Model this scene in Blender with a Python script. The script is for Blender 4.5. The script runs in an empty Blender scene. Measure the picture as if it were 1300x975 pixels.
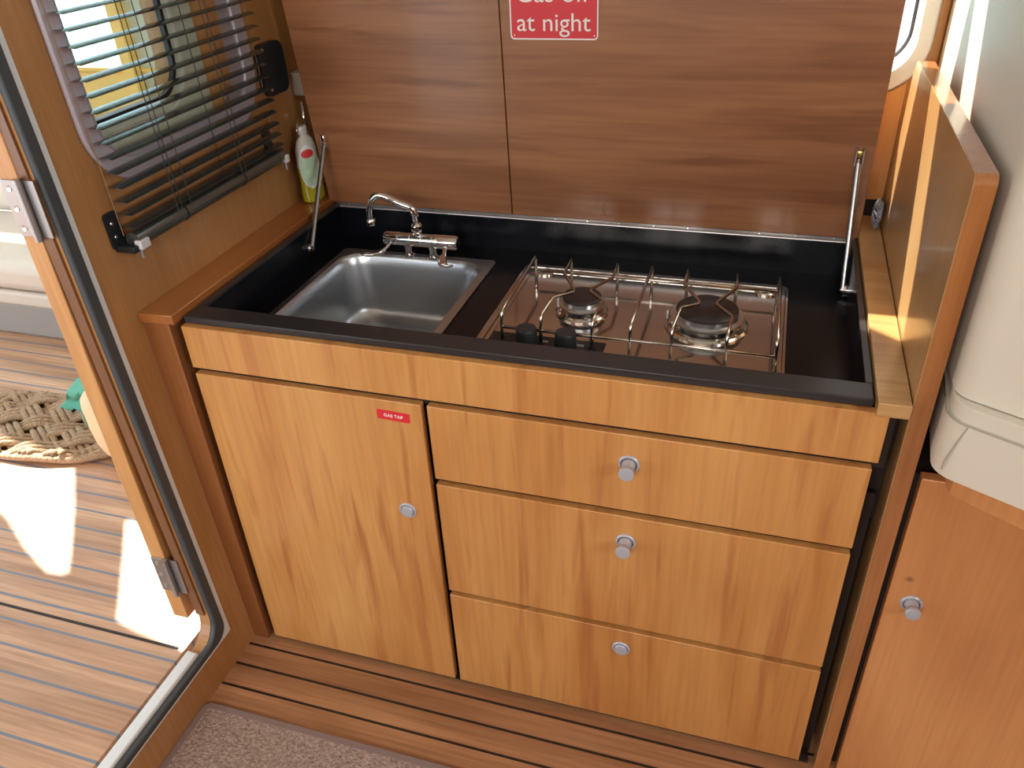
import bpy, bmesh, math, random
from mathutils import Vector, Matrix
random.seed(7)
PI = math.pi
# ---------------------------------------------------------------- camera, world, sun, light, exposure
FLOOR = -0.712                      # everything is laid out with z=0 at the worktop front edge, then lifted so that the floor is z=0
cam_d = bpy.data.cameras.new('camera'); cam = bpy.data.objects.new('camera', cam_d)
bpy.context.scene.collection.objects.link(cam); bpy.context.scene.camera = cam
cam_d.sensor_width = 36.0; cam_d.lens = 1023.26/1300*36; cam_d.clip_start = 0.02
_r = Vector((0.9543363, 0.2953451, -0.0448720)); _d = Vector((0.1247522, -0.5304943, -0.8384586)); _f = Vector((-0.2714389, 0.7945736, -0.5431148))
m = Matrix(((_r.x, -_d.x, -_f.x, 0.82603), (_r.y, -_d.y, -_f.y, -0.87277), (_r.z, -_d.z, -_f.z, 0.57037-FLOOR), (0, 0, 0, 1)))
cam.matrix_world = m

W = bpy.data.worlds.new('sky'); bpy.context.scene.world = W; W.use_nodes = True
nt = W.node_tree; bg = nt.nodes['Background']
tc = nt.nodes.new('ShaderNodeTexCoord'); sx = nt.nodes.new('ShaderNodeSeparateXYZ'); rp = nt.nodes.new('ShaderNodeValToRGB')
nt.links.new(tc.outputs['Generated'], sx.inputs[0]); nt.links.new(sx.outputs['Z'], rp.inputs[0]); nt.links.new(rp.outputs[0], bg.inputs[0])
rp.color_ramp.elements[0].position = 0.0; rp.color_ramp.elements[0].color = (0.72, 0.82, 0.88, 1)
rp.color_ramp.elements[1].position = 0.8; rp.color_ramp.elements[1].color = (0.55, 0.72, 0.95, 1)
bg.inputs[1].default_value = 2.4

SUN = Vector((0.7, -0.56, -1.0)).normalized()
sd = bpy.data.lights.new('sun', 'SUN'); sd.energy = 17.0; sd.angle = math.radians(0.55); sd.color = (1.0, 0.93, 0.80)
so = bpy.data.objects.new('sun', sd); bpy.context.scene.collection.objects.link(so); so.location = (-2, 2, 4)
so.rotation_euler = SUN.to_track_quat('-Z', 'Y').to_euler()

def area(name, loc, to, sx_, sy_, e, col):
    d = bpy.data.lights.new(name, 'AREA'); d.shape = 'RECTANGLE'; d.size = sx_; d.size_y = sy_; d.energy = e; d.color = col
    o = bpy.data.objects.new(name, d); bpy.context.scene.collection.objects.link(o); o.location = loc
    o.rotation_euler = (Vector(to)-Vector(loc)).to_track_quat('-Z', 'Y').to_euler(); return o
# daylight through the cabin side windows opposite the galley and through the windscreen
area('cabin_window_light', (0.3, -2.3, 0.75-FLOOR), (0.5, 0, 0.0-FLOOR), 1.9, 0.7, 34, (1.0, 0.97, 0.93))
area('windscreen_light', (2.5, -0.9, 0.85-FLOOR), (0.6, 0.1, 0.1-FLOOR), 1.2, 0.5, 18, (0.93, 0.97, 1.0))

sc = bpy.context.scene
sc.cycles.caustics_reflective = False
sc.view_settings.view_transform = 'Standard'; sc.view_settings.look = 'None'; sc.view_settings.gamma = 1.0
sc.view_settings.use_curve_mapping = False; sc.view_settings.exposure = 0.40

# ---------------------------------------------------------------- materials
def sr(r, g, b):
    f = lambda c: (c/255/12.92) if c/255 <= 0.04045 else ((c/255+0.055)/1.055)**2.4
    return (f(r), f(g), f(b), 1)
def mat(name, col, rough=0.5, metal=0.0, spec=0.5, coat=0.0, coat_r=0.05, noise=None, bump=None, aniso=0):
    M_ = bpy.data.materials.new(name); M_.use_nodes = True; n = M_.node_tree; b = n.nodes['Principled BSDF']
    b.inputs['Base Color'].default_value = col; b.inputs['Roughness'].default_value = rough; b.inputs['Metallic'].default_value = metal
    b.inputs['Specular IOR Level'].default_value = spec; b.inputs['Coat Weight'].default_value = coat; b.inputs['Coat Roughness'].default_value = coat_r
    t = n.nodes.new('ShaderNodeTexCoord')
    if noise:                      # (scale xyz, amount)
        mp = n.nodes.new('ShaderNodeMapping'); mp.inputs['Scale'].default_value = noise[0]
        ns = n.nodes.new('ShaderNodeTexNoise'); ns.inputs['Scale'].default_value = 1.0; ns.inputs['Detail'].default_value = 5
        mx = n.nodes.new('ShaderNodeMix'); mx.data_type = 'RGBA'
        k = noise[1]; mx.inputs[6].default_value = tuple(c*(1-k) for c in col[:3])+(1,); mx.inputs[7].default_value = tuple(min(1, c*(1+k)) for c in col[:3])+(1,)
        n.links.new(t.outputs['Object'], mp.inputs[0]); n.links.new(mp.outputs[0], ns.inputs[0]); n.links.new(ns.outputs[0], mx.inputs[0]); n.links.new(mx.outputs[2], b.inputs['Base Color'])
    if bump:                       # (scale, strength, distance)
        ns2 = n.nodes.new('ShaderNodeTexNoise'); ns2.inputs['Scale'].default_value = bump[0]; ns2.inputs['Detail'].default_value = 4
        bp = n.nodes.new('ShaderNodeBump'); bp.inputs['Strength'].default_value = bump[1]; bp.inputs['Distance'].default_value = bump[2]
        n.links.new(t.outputs['Object'], ns2.inputs[0]); n.links.new(ns2.outputs[0], bp.inputs['Height']); n.links.new(bp.outputs[0], b.inputs['Normal'])
    return M_
def wood(name, light, dark, axis='Z', rough=0.35, coat=0.3, figure=1.0, fine=0.35, streak=None, seed=0.0, knots=False):
    """varnished veneer: long soft figure along the grain axis, fine pores, occasional darker streaks"""
    M_ = bpy.data.materials.new(name); M_.use_nodes = True; n = M_.node_tree; L = n.links; b = n.nodes['Principled BSDF']
    b.inputs['Roughness'].default_value = rough; b.inputs['Coat Weight'].default_value = coat; b.inputs['Coat Roughness'].default_value = 0.12
    t = n.nodes.new('ShaderNodeTexCoord')
    def ns(sc_, det, off, dist=0.0):
        mp = n.nodes.new('ShaderNodeMapping'); a = [sc_[0]]*3; a['XYZ'.index(axis)] = sc_[1]
        mp.inputs['Scale'].default_value = a; mp.inputs['Location'].default_value = (off+seed, off*1.7+seed, off*2.3)
        k = n.nodes.new('ShaderNodeTexNoise'); k.inputs['Scale'].default_value = 1; k.inputs['Detail'].default_value = det; k.inputs['Distortion'].default_value = dist
        L.new(t.outputs['Object'], mp.inputs[0]); L.new(mp.outputs[0], k.inputs[0]); return k
    a = ns((9*figure, 1.6), 3, 1.0, 0.6); f = ns((160, 6), 3, 5.0); s = ns((40, 3.0), 5, 9.0, 0.5)
    r1 = n.nodes.new('ShaderNodeValToRGB'); r1.color_ramp.elements[0].position = 0.32; r1.color_ramp.elements[1].position = 0.68
    r1.color_ramp.elements[0].color = dark; r1.color_ramp.elements[1].color = light
    L.new(a.outputs[0], r1.inputs[0])
    m1 = n.nodes.new('ShaderNodeMix'); m1.data_type = 'RGBA'; m1.blend_type = 'MULTIPLY'; m1.inputs[0].default_value = fine
    r2 = n.nodes.new('ShaderNodeValToRGB'); r2.color_ramp.elements[0].position = 0.3; r2.color_ramp.elements[1].position = 0.62
    r2.color_ramp.elements[0].color = (0.62, 0.55, 0.5, 1); r2.color_ramp.elements[1].color = (1, 1, 1, 1)
    L.new(f.outputs[0], r2.inputs[0]); L.new(r1.outputs[0], m1.inputs[6]); L.new(r2.outputs[0], m1.inputs[7])
    out = m1.outputs[2]
    if streak:
        r3 = n.nodes.new('ShaderNodeValToRGB'); r3.color_ramp.elements[0].position = 0.53; r3.color_ramp.elements[1].position = 0.70
        r3.color_ramp.elements[0].color = (0, 0, 0, 1); r3.color_ramp.elements[1].color = (0.75, 0.75, 0.75, 1)
        L.new(s.outputs[0], r3.inputs[0])
        m2 = n.nodes.new('ShaderNodeMix'); m2.data_type = 'RGBA'; m2.inputs[7].default_value = streak
        L.new(r3.outputs[0], m2.inputs[0]); L.new(out, m2.inputs[6]); out = m2.outputs[2]
    if knots:
        v = n.nodes.new('ShaderNodeTexVoronoi'); v.inputs['Scale'].default_value = 7; v.inputs['Randomness'].default_value = 1
        L.new(t.outputs['Object'], v.inputs[0])
        r4 = n.nodes.new('ShaderNodeValToRGB'); r4.color_ramp.elements[0].position = 0.012; r4.color_ramp.elements[1].position = 0.05
        r4.color_ramp.elements[0].color = (1, 1, 1, 1); r4.color_ramp.elements[1].color = (0, 0, 0, 1)
        L.new(v.outputs['Distance'], r4.inputs[0])
        m3 = n.nodes.new('ShaderNodeMix'); m3.data_type = 'RGBA'; m3.inputs[7].default_value = tuple(c*0.45 for c in dark[:3])+(1,)
        L.new(r4.outputs[0], m3.inputs[0]); L.new(out, m3.inputs[6]); out = m3.outputs[2]
    L.new(out, b.inputs['Base Color'])
    bp = n.nodes.new('ShaderNodeBump'); bp.inputs['Strength'].default_value = 0.06; bp.inputs['Distance'].default_value = 0.001
    L.new(f.outputs[0], bp.inputs['Height']); L.new(bp.outputs[0], b.inputs['Normal'])
    return M_
def teak(name, light, dark, caulk, y0, pitch, line, rough=0.45):
    """teak strips running along X with caulk seams between them (seams at object y = y0 + k*pitch)"""
    M_ = wood(name, light, dark, 'X', rough, 0.12, 2.0, 0.7); n = M_.node_tree; L = n.links; b = n.nodes['Principled BSDF']
    src = b.inputs['Base Color'].links[0].from_socket
    t = n.nodes.new('ShaderNodeTexCoord'); s = n.nodes.new('ShaderNodeSeparateXYZ'); L.new(t.outputs['Object'], s.inputs[0])
    a = n.nodes.new('ShaderNodeMath'); a.operation = 'SUBTRACT'; a.inputs[1].default_value = y0-pitch/2+100*pitch*-1; L.new(s.outputs['Y'], a.inputs[0])
    d = n.nodes.new('ShaderNodeMath'); d.operation = 'DIVIDE'; d.inputs[1].default_value = pitch; L.new(a.outputs[0], d.inputs[0])
    fr = n.nodes.new('ShaderNodeMath'); fr.operation = 'FRACT'; L.new(d.outputs[0], fr.inputs[0])
    h = n.nodes.new('ShaderNodeMath'); h.operation = 'SUBTRACT'; h.inputs[1].default_value = 0.5; L.new(fr.outputs[0], h.inputs[0])
    ab = n.nodes.new('ShaderNodeMath'); ab.operation = 'ABSOLUTE'; L.new(h.outputs[0], ab.inputs[0])
    lt = n.nodes.new('ShaderNodeMath'); lt.operation = 'LESS_THAN'; lt.inputs[1].default_value = line/pitch/2; L.new(ab.outputs[0], lt.inputs[0])
    # per-strip tone
    fl = n.nodes.new('ShaderNodeMath'); fl.operation = 'FLOOR'; L.new(d.outputs[0], fl.inputs[0])
    wn = n.nodes.new('ShaderNodeTexWhiteNoise'); wn.noise_dimensions = '1D'; L.new(fl.outputs[0], wn.inputs['W'])
    hv = n.nodes.new('ShaderNodeHueSaturation'); mr = n.nodes.new('ShaderNodeMapRange'); mr.inputs[3].default_value = 0.86; mr.inputs[4].default_value = 1.12
    L.new(wn.outputs['Value'], mr.inputs[0]); L.new(mr.outputs[0], hv.inputs['Value']); L.new(src, hv.inputs['Color'])
    mx = n.nodes.new('ShaderNodeMix'); mx.data_type = 'RGBA'; mx.inputs[7].default_value = caulk
    L.new(lt.outputs[0], mx.inputs[0]); L.new(hv.outputs[0], mx.inputs[6]); L.new(mx.outputs[2], b.inputs['Base Color'])
    return M_
def glass(name, tint, gloss=0.08):
    M_ = bpy.data.materials.new(name); M_.use_nodes = True; n = M_.node_tree; n.nodes.clear()
    o = n.nodes.new('ShaderNodeOutputMaterial'); tr = n.nodes.new('ShaderNodeBsdfTransparent'); tr.inputs[0].default_value = tint
    g = n.nodes.new('ShaderNodeBsdfGlossy'); g.inputs['Roughness'].default_value = 0.03; mx = n.nodes.new('ShaderNodeMixShader')
    lw = n.nodes.new('ShaderNodeLayerWeight'); lw.inputs[0].default_value = 0.25
    mr = n.nodes.new('ShaderNodeMapRange'); mr.inputs[3].default_value = gloss*0.4; mr.inputs[4].default_value = 0.5
    n.links.new(lw.outputs['Facing'], mr.inputs[0]); n.links.new(mr.outputs[0], mx.inputs[0])
    n.links.new(tr.outputs[0], mx.inputs[1]); n.links.new(g.outputs[0], mx.inputs[2]); n.links.new(mx.outputs[0], o.inputs[0]); return M_

honeyL, honeyD, honeyS = sr(212, 156, 92), sr(192, 130, 70), sr(168, 102, 54)
M_front = wood('cabinet_veneer', honeyL, honeyD, 'Z', 0.34, 0.25, 1.0, 0.3, honeyS)
M_rightdoor = wood('side_door_veneer', sr(222, 160, 104), sr(202, 138, 84), 'Z', 0.36, 0.25, 0.6, 0.25, None, 3.0, True)
M_lid = wood('lid_veneer', sr(166, 114, 76), sr(132, 84, 53), 'X', 0.38, 0.22, 1.5, 0.4, sr(118, 72, 44), 2.0)
M_wall = wood('bulkhead_veneer', sr(180, 132, 84), sr(150, 104, 60), 'Z', 0.36, 0.3, 0.7, 0.3, None, 5.0)
M_post = wood('post_wood', sr(156, 100, 58), sr(130, 78, 42), 'Z', 0.36, 0.3, 1.0, 0.35, None, 7.0)
M_ledge = wood('ledge_wood', sr(176, 114, 62), sr(148, 88, 44), 'Y', 0.28, 0.5, 1.0, 0.3, None, 1.0)
M_ledger = wood('ledge_wood_right', sr(206, 166, 114), sr(180, 136, 84), 'X', 0.28, 0.5, 1.3, 0.35, None, 4.0)
M_part = wood('partition_veneer', sr(200, 160, 112), sr(180, 138, 90), 'Z', 0.32, 0.5, 0.6, 0.25, None, 6.0)
M_jamb = wood('shaded_jamb_wood', sr(128, 84, 50), sr(104, 64, 36), 'Z', 0.4, 0.2, 1.4, 0.35, None, 8.5)
M_lip = wood('partition_lipping', sr(184, 124, 72), sr(156, 98, 54), 'Z', 0.25, 1.0, 1.4, 0.35, None, 8.0)
M_hull = wood('hull_panel_veneer', sr(214, 156, 90), sr(196, 134, 68), 'Z', 0.36, 0.3, 0.6, 0.25, None, 9.0)
M_doorw = wood('cockpit_door_wood', sr(206, 156, 98), sr(176, 118, 66), 'Z', 0.4, 0.2, 1.5, 0.4, None, 11.0)
M_sill = wood('sill_wood', sr(158, 92, 58), sr(134, 74, 42), 'Y', 0.38, 0.3, 0.8, 0.3, None, 12.0)
M_floor = teak('saloon_teak', sr(186, 138, 100), sr(154, 108, 74), sr(28, 22, 20), -0.0242, 0.0475, 0.005)
M_deck = teak('cockpit_teak', sr(208, 168, 136), sr(178, 134, 102), sr(110, 114, 128), -0.108, 0.0505, 0.0055, 0.5)
M_dark = mat('dark_recess', sr(34, 22, 16), 0.7)  # near-black, stands in for shade in the gaps; also colours the deck seam
M_black = mat('black_laminate', sr(10, 12, 19), 0.26, 0, 0.28, 0.0, noise=((30, 30, 30), 0.15), bump=(500, 0.05, 0.0005))
M_rim = mat('black_rim', sr(46, 44, 46), 0.3, noise=((60, 60, 60), 0.1), bump=(700, 0.1, 0.0005))
M_steel = mat('brushed_steel', (0.52, 0.54, 0.57, 1), 0.32, 1.0, noise=((4, 120, 40), 0.10), bump=(240, 0.03, 0.0004))
M_plate = mat('polished_steel', (0.60, 0.57, 0.55, 1), 0.12, 1.0, noise=((10, 160, 20), 0.05))
M_chrome = mat('chrome', (0.78, 0.78, 0.79, 1), 0.06, 1.0)
M_wire = mat('grate_wire', (0.52, 0.47, 0.42, 1), 0.2, 1.0)
M_alu = mat('cast_aluminium', (0.62, 0.63, 0.64, 1), 0.28, 1.0, bump=(300, 0.05, 0.0004))
M_strut = mat('strut_steel', (0.36, 0.36, 0.37, 1), 0.3, 1.0)
M_cap = mat('enamel_cap', sr(48, 40, 40), 0.38, bump=(400, 0.08, 0.0005))
M_knob = mat('satin_knob', (0.52, 0.54, 0.62, 1), 0.36, 0.35)
M_bk = mat('black_plastic', sr(26, 32, 36), 0.38, bump=(600, 0.06, 0.0005))
M_bkknob = mat('black_knob', sr(44, 48, 52), 0.42)
M_white = mat('white_trim', sr(206, 210, 212), 0.4)
M_seal = mat('rubber_seal', sr(58, 62, 66), 0.5, bump=(300, 0.1, 0.0006))
M_hinge = mat('hinge_steel', (0.38, 0.36, 0.36, 1), 0.36, 0.9, bump=(300, 0.04, 0.0004))
M_winmetal = mat('window_frame_metal', sr(186, 180, 190), 0.34, 0.3, bump=(60, 0.12, 0.001))
M_winwhite = mat('window_frame_white', sr(222, 224, 214), 0.35)
M_wline = mat('window_gasket', sr(70, 66, 84), 0.5)
M_slat = mat('slat_paint', sr(112, 120, 118), 0.22, 0.8, 0.8)
M_cord = mat('blind_cord', sr(52, 50, 48), 0.7)
M_cordl = mat('pale_cord', sr(150, 120, 92), 0.7)
M_glass = glass('window_glass', (0.93, 0.975, 0.98, 1))
M_glass2 = glass('hull_window_glass', (0.97, 0.97, 0.94, 1), 0.04)
M_cream = mat('cream_leather', sr(218, 212, 198), 0.42, noise=((5, 5, 5), 0.03), bump=(220, 0.12, 0.0008))
M_thread = mat('seam_thread', sr(168, 164, 150), 0.6)
M_red = mat('red_sign', sr(214, 46, 58), 0.4)
M_lett = mat('white_lettering', sr(240, 236, 232), 0.5)
M_carpet = mat('carpet_pile', sr(166, 146, 136), 0.95, noise=((190, 190, 190), 0.95), bump=(210, 1.0, 0.008))
M_bind = mat('carpet_binding', sr(132, 112, 108), 0.9, bump=(420, 0.5, 0.002))
M_rope = mat('coir_rope', sr(172, 144, 116), 0.9, noise=((160, 160, 160), 0.6), bump=(170, 1.0, 0.006))
M_bag = mat('cream_bag', sr(226, 196, 158), 0.6, noise=((14, 14, 14), 0.06))
M_bagpat = mat('bag_green_print', sr(96, 142, 118), 0.6)
M_green = mat('green_cloth', sr(92, 168, 146), 0.8, noise=((25, 25, 25), 0.2))
M_vinyl = mat('white_vinyl', sr(206, 196, 184), 0.45, bump=(120, 0.1, 0.001))
M_benchb = mat('grey_gelcoat', sr(150, 146, 142), 0.4)
M_liq = mat('yellow_soap', sr(158, 152, 26), 0.15, spec=0.6)
M_clear = mat('clear_plastic', sr(188, 186, 180), 0.12)
M_label = mat('bottle_label', sr(176, 204, 180), 0.4, noise=((60, 60, 90), 0.25))
M_labelr = mat('bottle_label_red', sr(190, 48, 50), 0.4)
M_wool = mat('wire_wool', sr(160, 166, 178), 0.35, 0.4)
M_box = mat('grey_plastic', sr(168, 158, 148), 0.5)
M_yel = mat('varnished_coaming', sr(250, 206, 110), 0.35, noise=((3, 3, 30), 0.12))
M_panelg = mat('grp_panel', sr(196, 204, 184), 0.4)
M_water = mat('sea_water_glare', (0.30, 0.62, 0.72, 1), 0.25, noise=((1.1, 1.1, 1.1), 0.75), bump=(3, 0.6, 0.1))  # pale noise patches paint reflections into the water colour
M_ceil = mat('headlining', sr(212, 206, 192), 0.7)
M_brass = mat('brass_screw', (0.75, 0.52, 0.18, 1), 0.3, 1.0)
M_fluff = mat('pale_tag', sr(200, 198, 200), 0.5)

# ---------------------------------------------------------------- helpers
COL = bpy.context.scene.collection
def obj(name, bm, mt, parent=None, smooth=False, bevel=0.0, seg=2, origin=None, label=None):
    me = bpy.data.meshes.new(name)
    bmesh.ops.recalc_face_normals(bm, faces=bm.faces[:])
    if parent is not None:
        o0 = Vector(parent['_w'])
    else:
        if origin is None:
            xs = [v.co for v in bm.verts]
            o0 = Vector(((min(v.x for v in xs)+max(v.x for v in xs))/2, (min(v.y for v in xs)+max(v.y for v in xs))/2, min(v.z for v in xs)))
        else: o0 = Vector(origin)
    for v in bm.verts: v.co -= o0
    bm.to_mesh(me); bm.free()
    if smooth:
        for p in me.polygons: p.use_smooth = True
    me.materials.append(mt)
    o = bpy.data.objects.new(name, me); COL.objects.link(o)
    if parent is not None: o.parent = parent; o['_w'] = list(parent['_w'])
    else: o.location = o0; o['_w'] = list(o0)
    if bevel:
        b = o.modifiers.new('bevel', 'BEVEL'); b.width = bevel; b.segments = seg; b.limit_method = 'ANGLE'; b.angle_limit = math.radians(40); b.harden_normals = False
        for p in me.polygons: p.use_smooth = True
        me.set_sharp_from_angle(angle=math.radians(35))
    elif smooth == 'auto':
        me.set_sharp_from_angle(angle=math.radians(35))
    if label: o['label'] = label
    return o
def tag(o, label=None, cat=None, group=None, kind=None):
    if label: o['label'] = label
    if cat: o['category'] = cat
    if group: o['group'] = group
    if kind: o['kind'] = kind
    return o
def thing(name, loc, label, cat, group=None):
    o = bpy.data.objects.new(name, None); COL.objects.link(o); o.location = loc; o['_w'] = list(loc); o.empty_display_size = 0.05
    return tag(o, label, cat, group)
def struct(name, bm, mt, **k):
    o = obj(name, bm, mt, **k); o['kind'] = 'structure'; return o
def box(x0, x1, y0, y1, z0, z1, bm=None):
    bm = bm or bmesh.new()
    vs = [bm.verts.new((x, y, z)) for x in (x0, x1) for y in (y0, y1) for z in (z0, z1)]
    for f in ((0,1,3,2),(4,6,7,5),(0,4,5,1),(2,3,7,6),(0,2,6,4),(1,5,7,3)): bm.faces.new([vs[i] for i in f])
    return bm
def frame_of(d):
    d = d.normalized(); a = Vector((0,0,1)) if abs(d.z) < 0.9 else Vector((1,0,0)); u = d.cross(a).normalized(); return u, d.cross(u).normalized()
def tube(pts, r, bm=None, n=10, closed=False, caps=True, flat=None):
    """sweep a circle along points; r a number or a list; flat=(axis vector, factor) squashes the section"""
    bm = bm or bmesh.new(); P = [Vector(p) for p in pts]; N = len(P); rs = r if isinstance(r, (list, tuple)) else [r]*N
    u = None; rings = []
    for i, p in enumerate(P):
        if closed: d = P[(i+1) % N]-P[i-1]
        else: d = (P[min(i+1, N-1)]-P[max(i-1, 0)])
        if d.length < 1e-9: d = Vector((0,0,1))
        d.normalize()
        if u is None: u, v = frame_of(d)
        else:
            u = (u-d*u.dot(d)); u = u.normalized() if u.length > 1e-6 else frame_of(d)[0]; v = d.cross(u).normalized()
        ring = []
        for k in range(n):
            a = 2*PI*k/n; q = u*math.cos(a)*rs[i]+v*math.sin(a)*rs[i]
            if flat: ax = flat[0]; q = q-ax*q.dot(ax)*(1-flat[1])
            ring.append(bm.verts.new(p+q))
        rings.append(ring)
    for i in range(N if closed else N-1):
        a, b = rings[i], rings[(i+1) % N]
        for k in range(n): bm.faces.new((a[k], a[(k+1) % n], b[(k+1) % n], b[k]))
    if caps and not closed: bm.faces.new(rings[0][::-1]); bm.faces.new(rings[-1])
    return bm
def lathe(c, axis, prof, bm=None, n=32, sx_=1, sy_=1):
    """prof: list of (r, h) along axis from centre c"""
    bm = bm or bmesh.new(); c = Vector(c); ax = Vector(axis).normalized(); u, v = frame_of(ax); rings = []
    if abs(ax.z) > 0.99: u, v = Vector((1,0,0)), Vector((0,1,0))
    for r, h in prof:
        if r < 1e-6: rings.append([bm.verts.new(c+ax*h)])
        else: rings.append([bm.verts.new(c+ax*h+u*math.cos(2*PI*k/n)*r*sx_+v*math.sin(2*PI*k/n)*r*sy_) for k in range(n)])
    for a, b in zip(rings, rings[1:]):
        if len(a) == 1 and len(b) == 1: continue
        for k in range(n):
            k2 = (k+1) % n
            if len(a) == 1: bm.faces.new((a[0], b[k2], b[k]))
            elif len(b) == 1: bm.faces.new((a[k], a[k2], b[0]))
            else: bm.faces.new((a[k], a[k2], b[k2], b[k]))
    if len(rings[0]) > 1: bm.faces.new(rings[0][::-1])
    if len(rings[-1]) > 1: bm.faces.new(rings[-1])
    return bm
def rrect(a0, a1, b0, b1, r, n=6):
    """rounded rectangle loop in 2D; r number or 4 radii for corners (a0,b0),(a1,b0),(a1,b1),(a0,b1)"""
    R_ = r if isinstance(r, (list, tuple)) else [r]*4; out = []
    for (cx, cy, s, rr) in ((a0, b0, PI, R_[0]), (a1, b0, 1.5*PI, R_[1]), (a1, b1, 0, R_[2]), (a0, b1, 0.5*PI, R_[3])):
        ox = cx+(rr if cx == a0 else -rr); oy = cy+(rr if cy == b0 else -rr)
        if rr < 1e-6: out.append((cx, cy)); continue
        for k in range(n+1): t = s+0.5*PI*k/n; out.append((ox+rr*math.cos(t), oy+rr*math.sin(t)))
    return out
def prism(loops, h0, h1, mp, bm=None):
    """extrude a 2D polygon (first loop outer, others holes) from h0 to h1; mp(a,b,h) -> xyz"""
    bm = bm or bmesh.new(); tmp = bmesh.new(); E = []; n0 = []
    for lp in loops:
        vs = [tmp.verts.new((p[0], p[1], 0)) for p in lp]; n0.append(len(vs))
        E += [tmp.edges.new((vs[i], vs[(i+1) % len(vs)])) for i in range(len(vs))]
    bmesh.ops.triangle_fill(tmp, use_beauty=True, edges=E, use_dissolve=False)
    tmp.verts.index_update()
    A = [bm.verts.new(mp(v.co.x, v.co.y, h0)) for v in tmp.verts]; B = [bm.verts.new(mp(v.co.x, v.co.y, h1)) for v in tmp.verts]
    for f in tmp.faces:
        ix = [v.index for v in f.verts]
        bm.faces.new([A[i] for i in ix]); bm.faces.new([B[i] for i in ix][::-1])
    s = 0
    for n in n0:
        for i in range(n):
            a, b = s+i, s+(i+1) % n; bm.faces.new((A[a], A[b], B[b], B[a]))
        s += n
    tmp.free(); return bm
XY = lambda a, b, h: (a, b, h)
XZ = lambda a, b, h: (a, h, b)      # h = y
YZ = lambda a, b, h: (h, a, b)      # h = x
def inset_loop(a0, a1, b0, b1, r, d, n=6):
    R_ = r if isinstance(r, (list, tuple)) else [r]*4
    return rrect(a0+d, a1-d, b0+d, b1-d, [max(0.0005, q-d) for q in R_], n)
def text_mesh(s, size, mp, bold=False, ext=0.0004, align='LEFT', spacing=1.0):
    c = bpy.data.curves.new('txt', 'FONT'); c.body = s; c.size = size; c.align_x = align; c.space_character = spacing
    if bold: c.offset = size*0.022
    t = bpy.data.objects.new('txt', c); COL.objects.link(t)
    me = bpy.data.meshes.new_from_object(t.evaluated_get(bpy.context.evaluated_depsgraph_get()))
    bpy.data.objects.remove(t); bpy.data.curves.remove(c)
    bm = bmesh.new(); bm.from_mesh(me); bpy.data.meshes.remove(me)
    for v in bm.verts: v.co = Vector(mp(v.co.x, v.co.y))
    return bm

# ---------------------------------------------------------------- structure
LEAN = lambda z: -0.066-0.0287*(z-0.02)                 # the bulkhead leans outwards a little
WL = lambda a, b, h: (LEAN(b)+h, a, b)                  # (y, z, offset from the bulkhead face)
CEIL = 1.15
# saloon floor
struct('floor', box(-0.06, 2.4, -2.4, 0.62, FLOOR-0.03, FLOOR), M_floor, origin=(0, 0, FLOOR))
# ceiling over the saloon
struct('ceiling', box(-0.10, 2.63, -2.4, 0.655, CEIL, CEIL+0.03), M_ceil)
# left bulkhead with the window opening and the doorway
win_out = rrect(0.018, 0.404, 0.222, 0.85, 0.075, 8)
door_hole = rrect(-0.72, -0.092, -0.611, 1.02, [0.05, 0.05, 0.05, 0.05], 8)
def dense(lp, step=0.08):
    out = []
    for i, p in enumerate(lp):
        q = lp[(i+1) % len(lp)]; d = math.hypot(q[0]-p[0], q[1]-p[1]); k = max(1, int(d/step))
        out += [(p[0]+(q[0]-p[0])*j/k, p[1]+(q[1]-p[1])*j/k) for j in range(k)]
    return out
struct('wall_left', prism([[(-2.4, FLOOR), (0.655, FLOOR), (0.655, CEIL), (-2.4, CEIL)], win_out, door_hole], -0.022, 0.0, WL), M_wall)
# white trim and black seal around the doorway
def ring_u(off_out, off_in, r0, h0, h1, rd):
    o = [(-0.775+off_out*1, 1.08), *[(x, z) for x, z in []]]
    def path(d, r):
        return rrect(-0.75+d, -0.060-d, -0.631+d*0.7, 1.05-d, [r, r, r, r], 8)
    return prism([path(off_out, r0), path(off_in, rd)], h0, h1, WL)
struct('trim_2', ring_u(0.0, 0.0115, 0.004, 0.0, 0.004, 0.03), M_white)
struct('trim_3', ring_u(0.0117, 0.0315, 0.0305, -0.004, 0.009, 0.045), M_seal, bevel=0.003)
struct('trim_1', box(-0.0735, -0.0505, -0.70, -0.140, -0.618, -0.603), M_white, bevel=0.003)
struct('reveal_shade', prism([[(-0.0965, -0.555), (-0.0922, -0.555), (-0.0922, 1.0), (-0.0965, 1.0)]], -0.0215, -0.0045, WL), M_jamb)  # darker wood strip added to paint the shade of the door reveal

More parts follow.
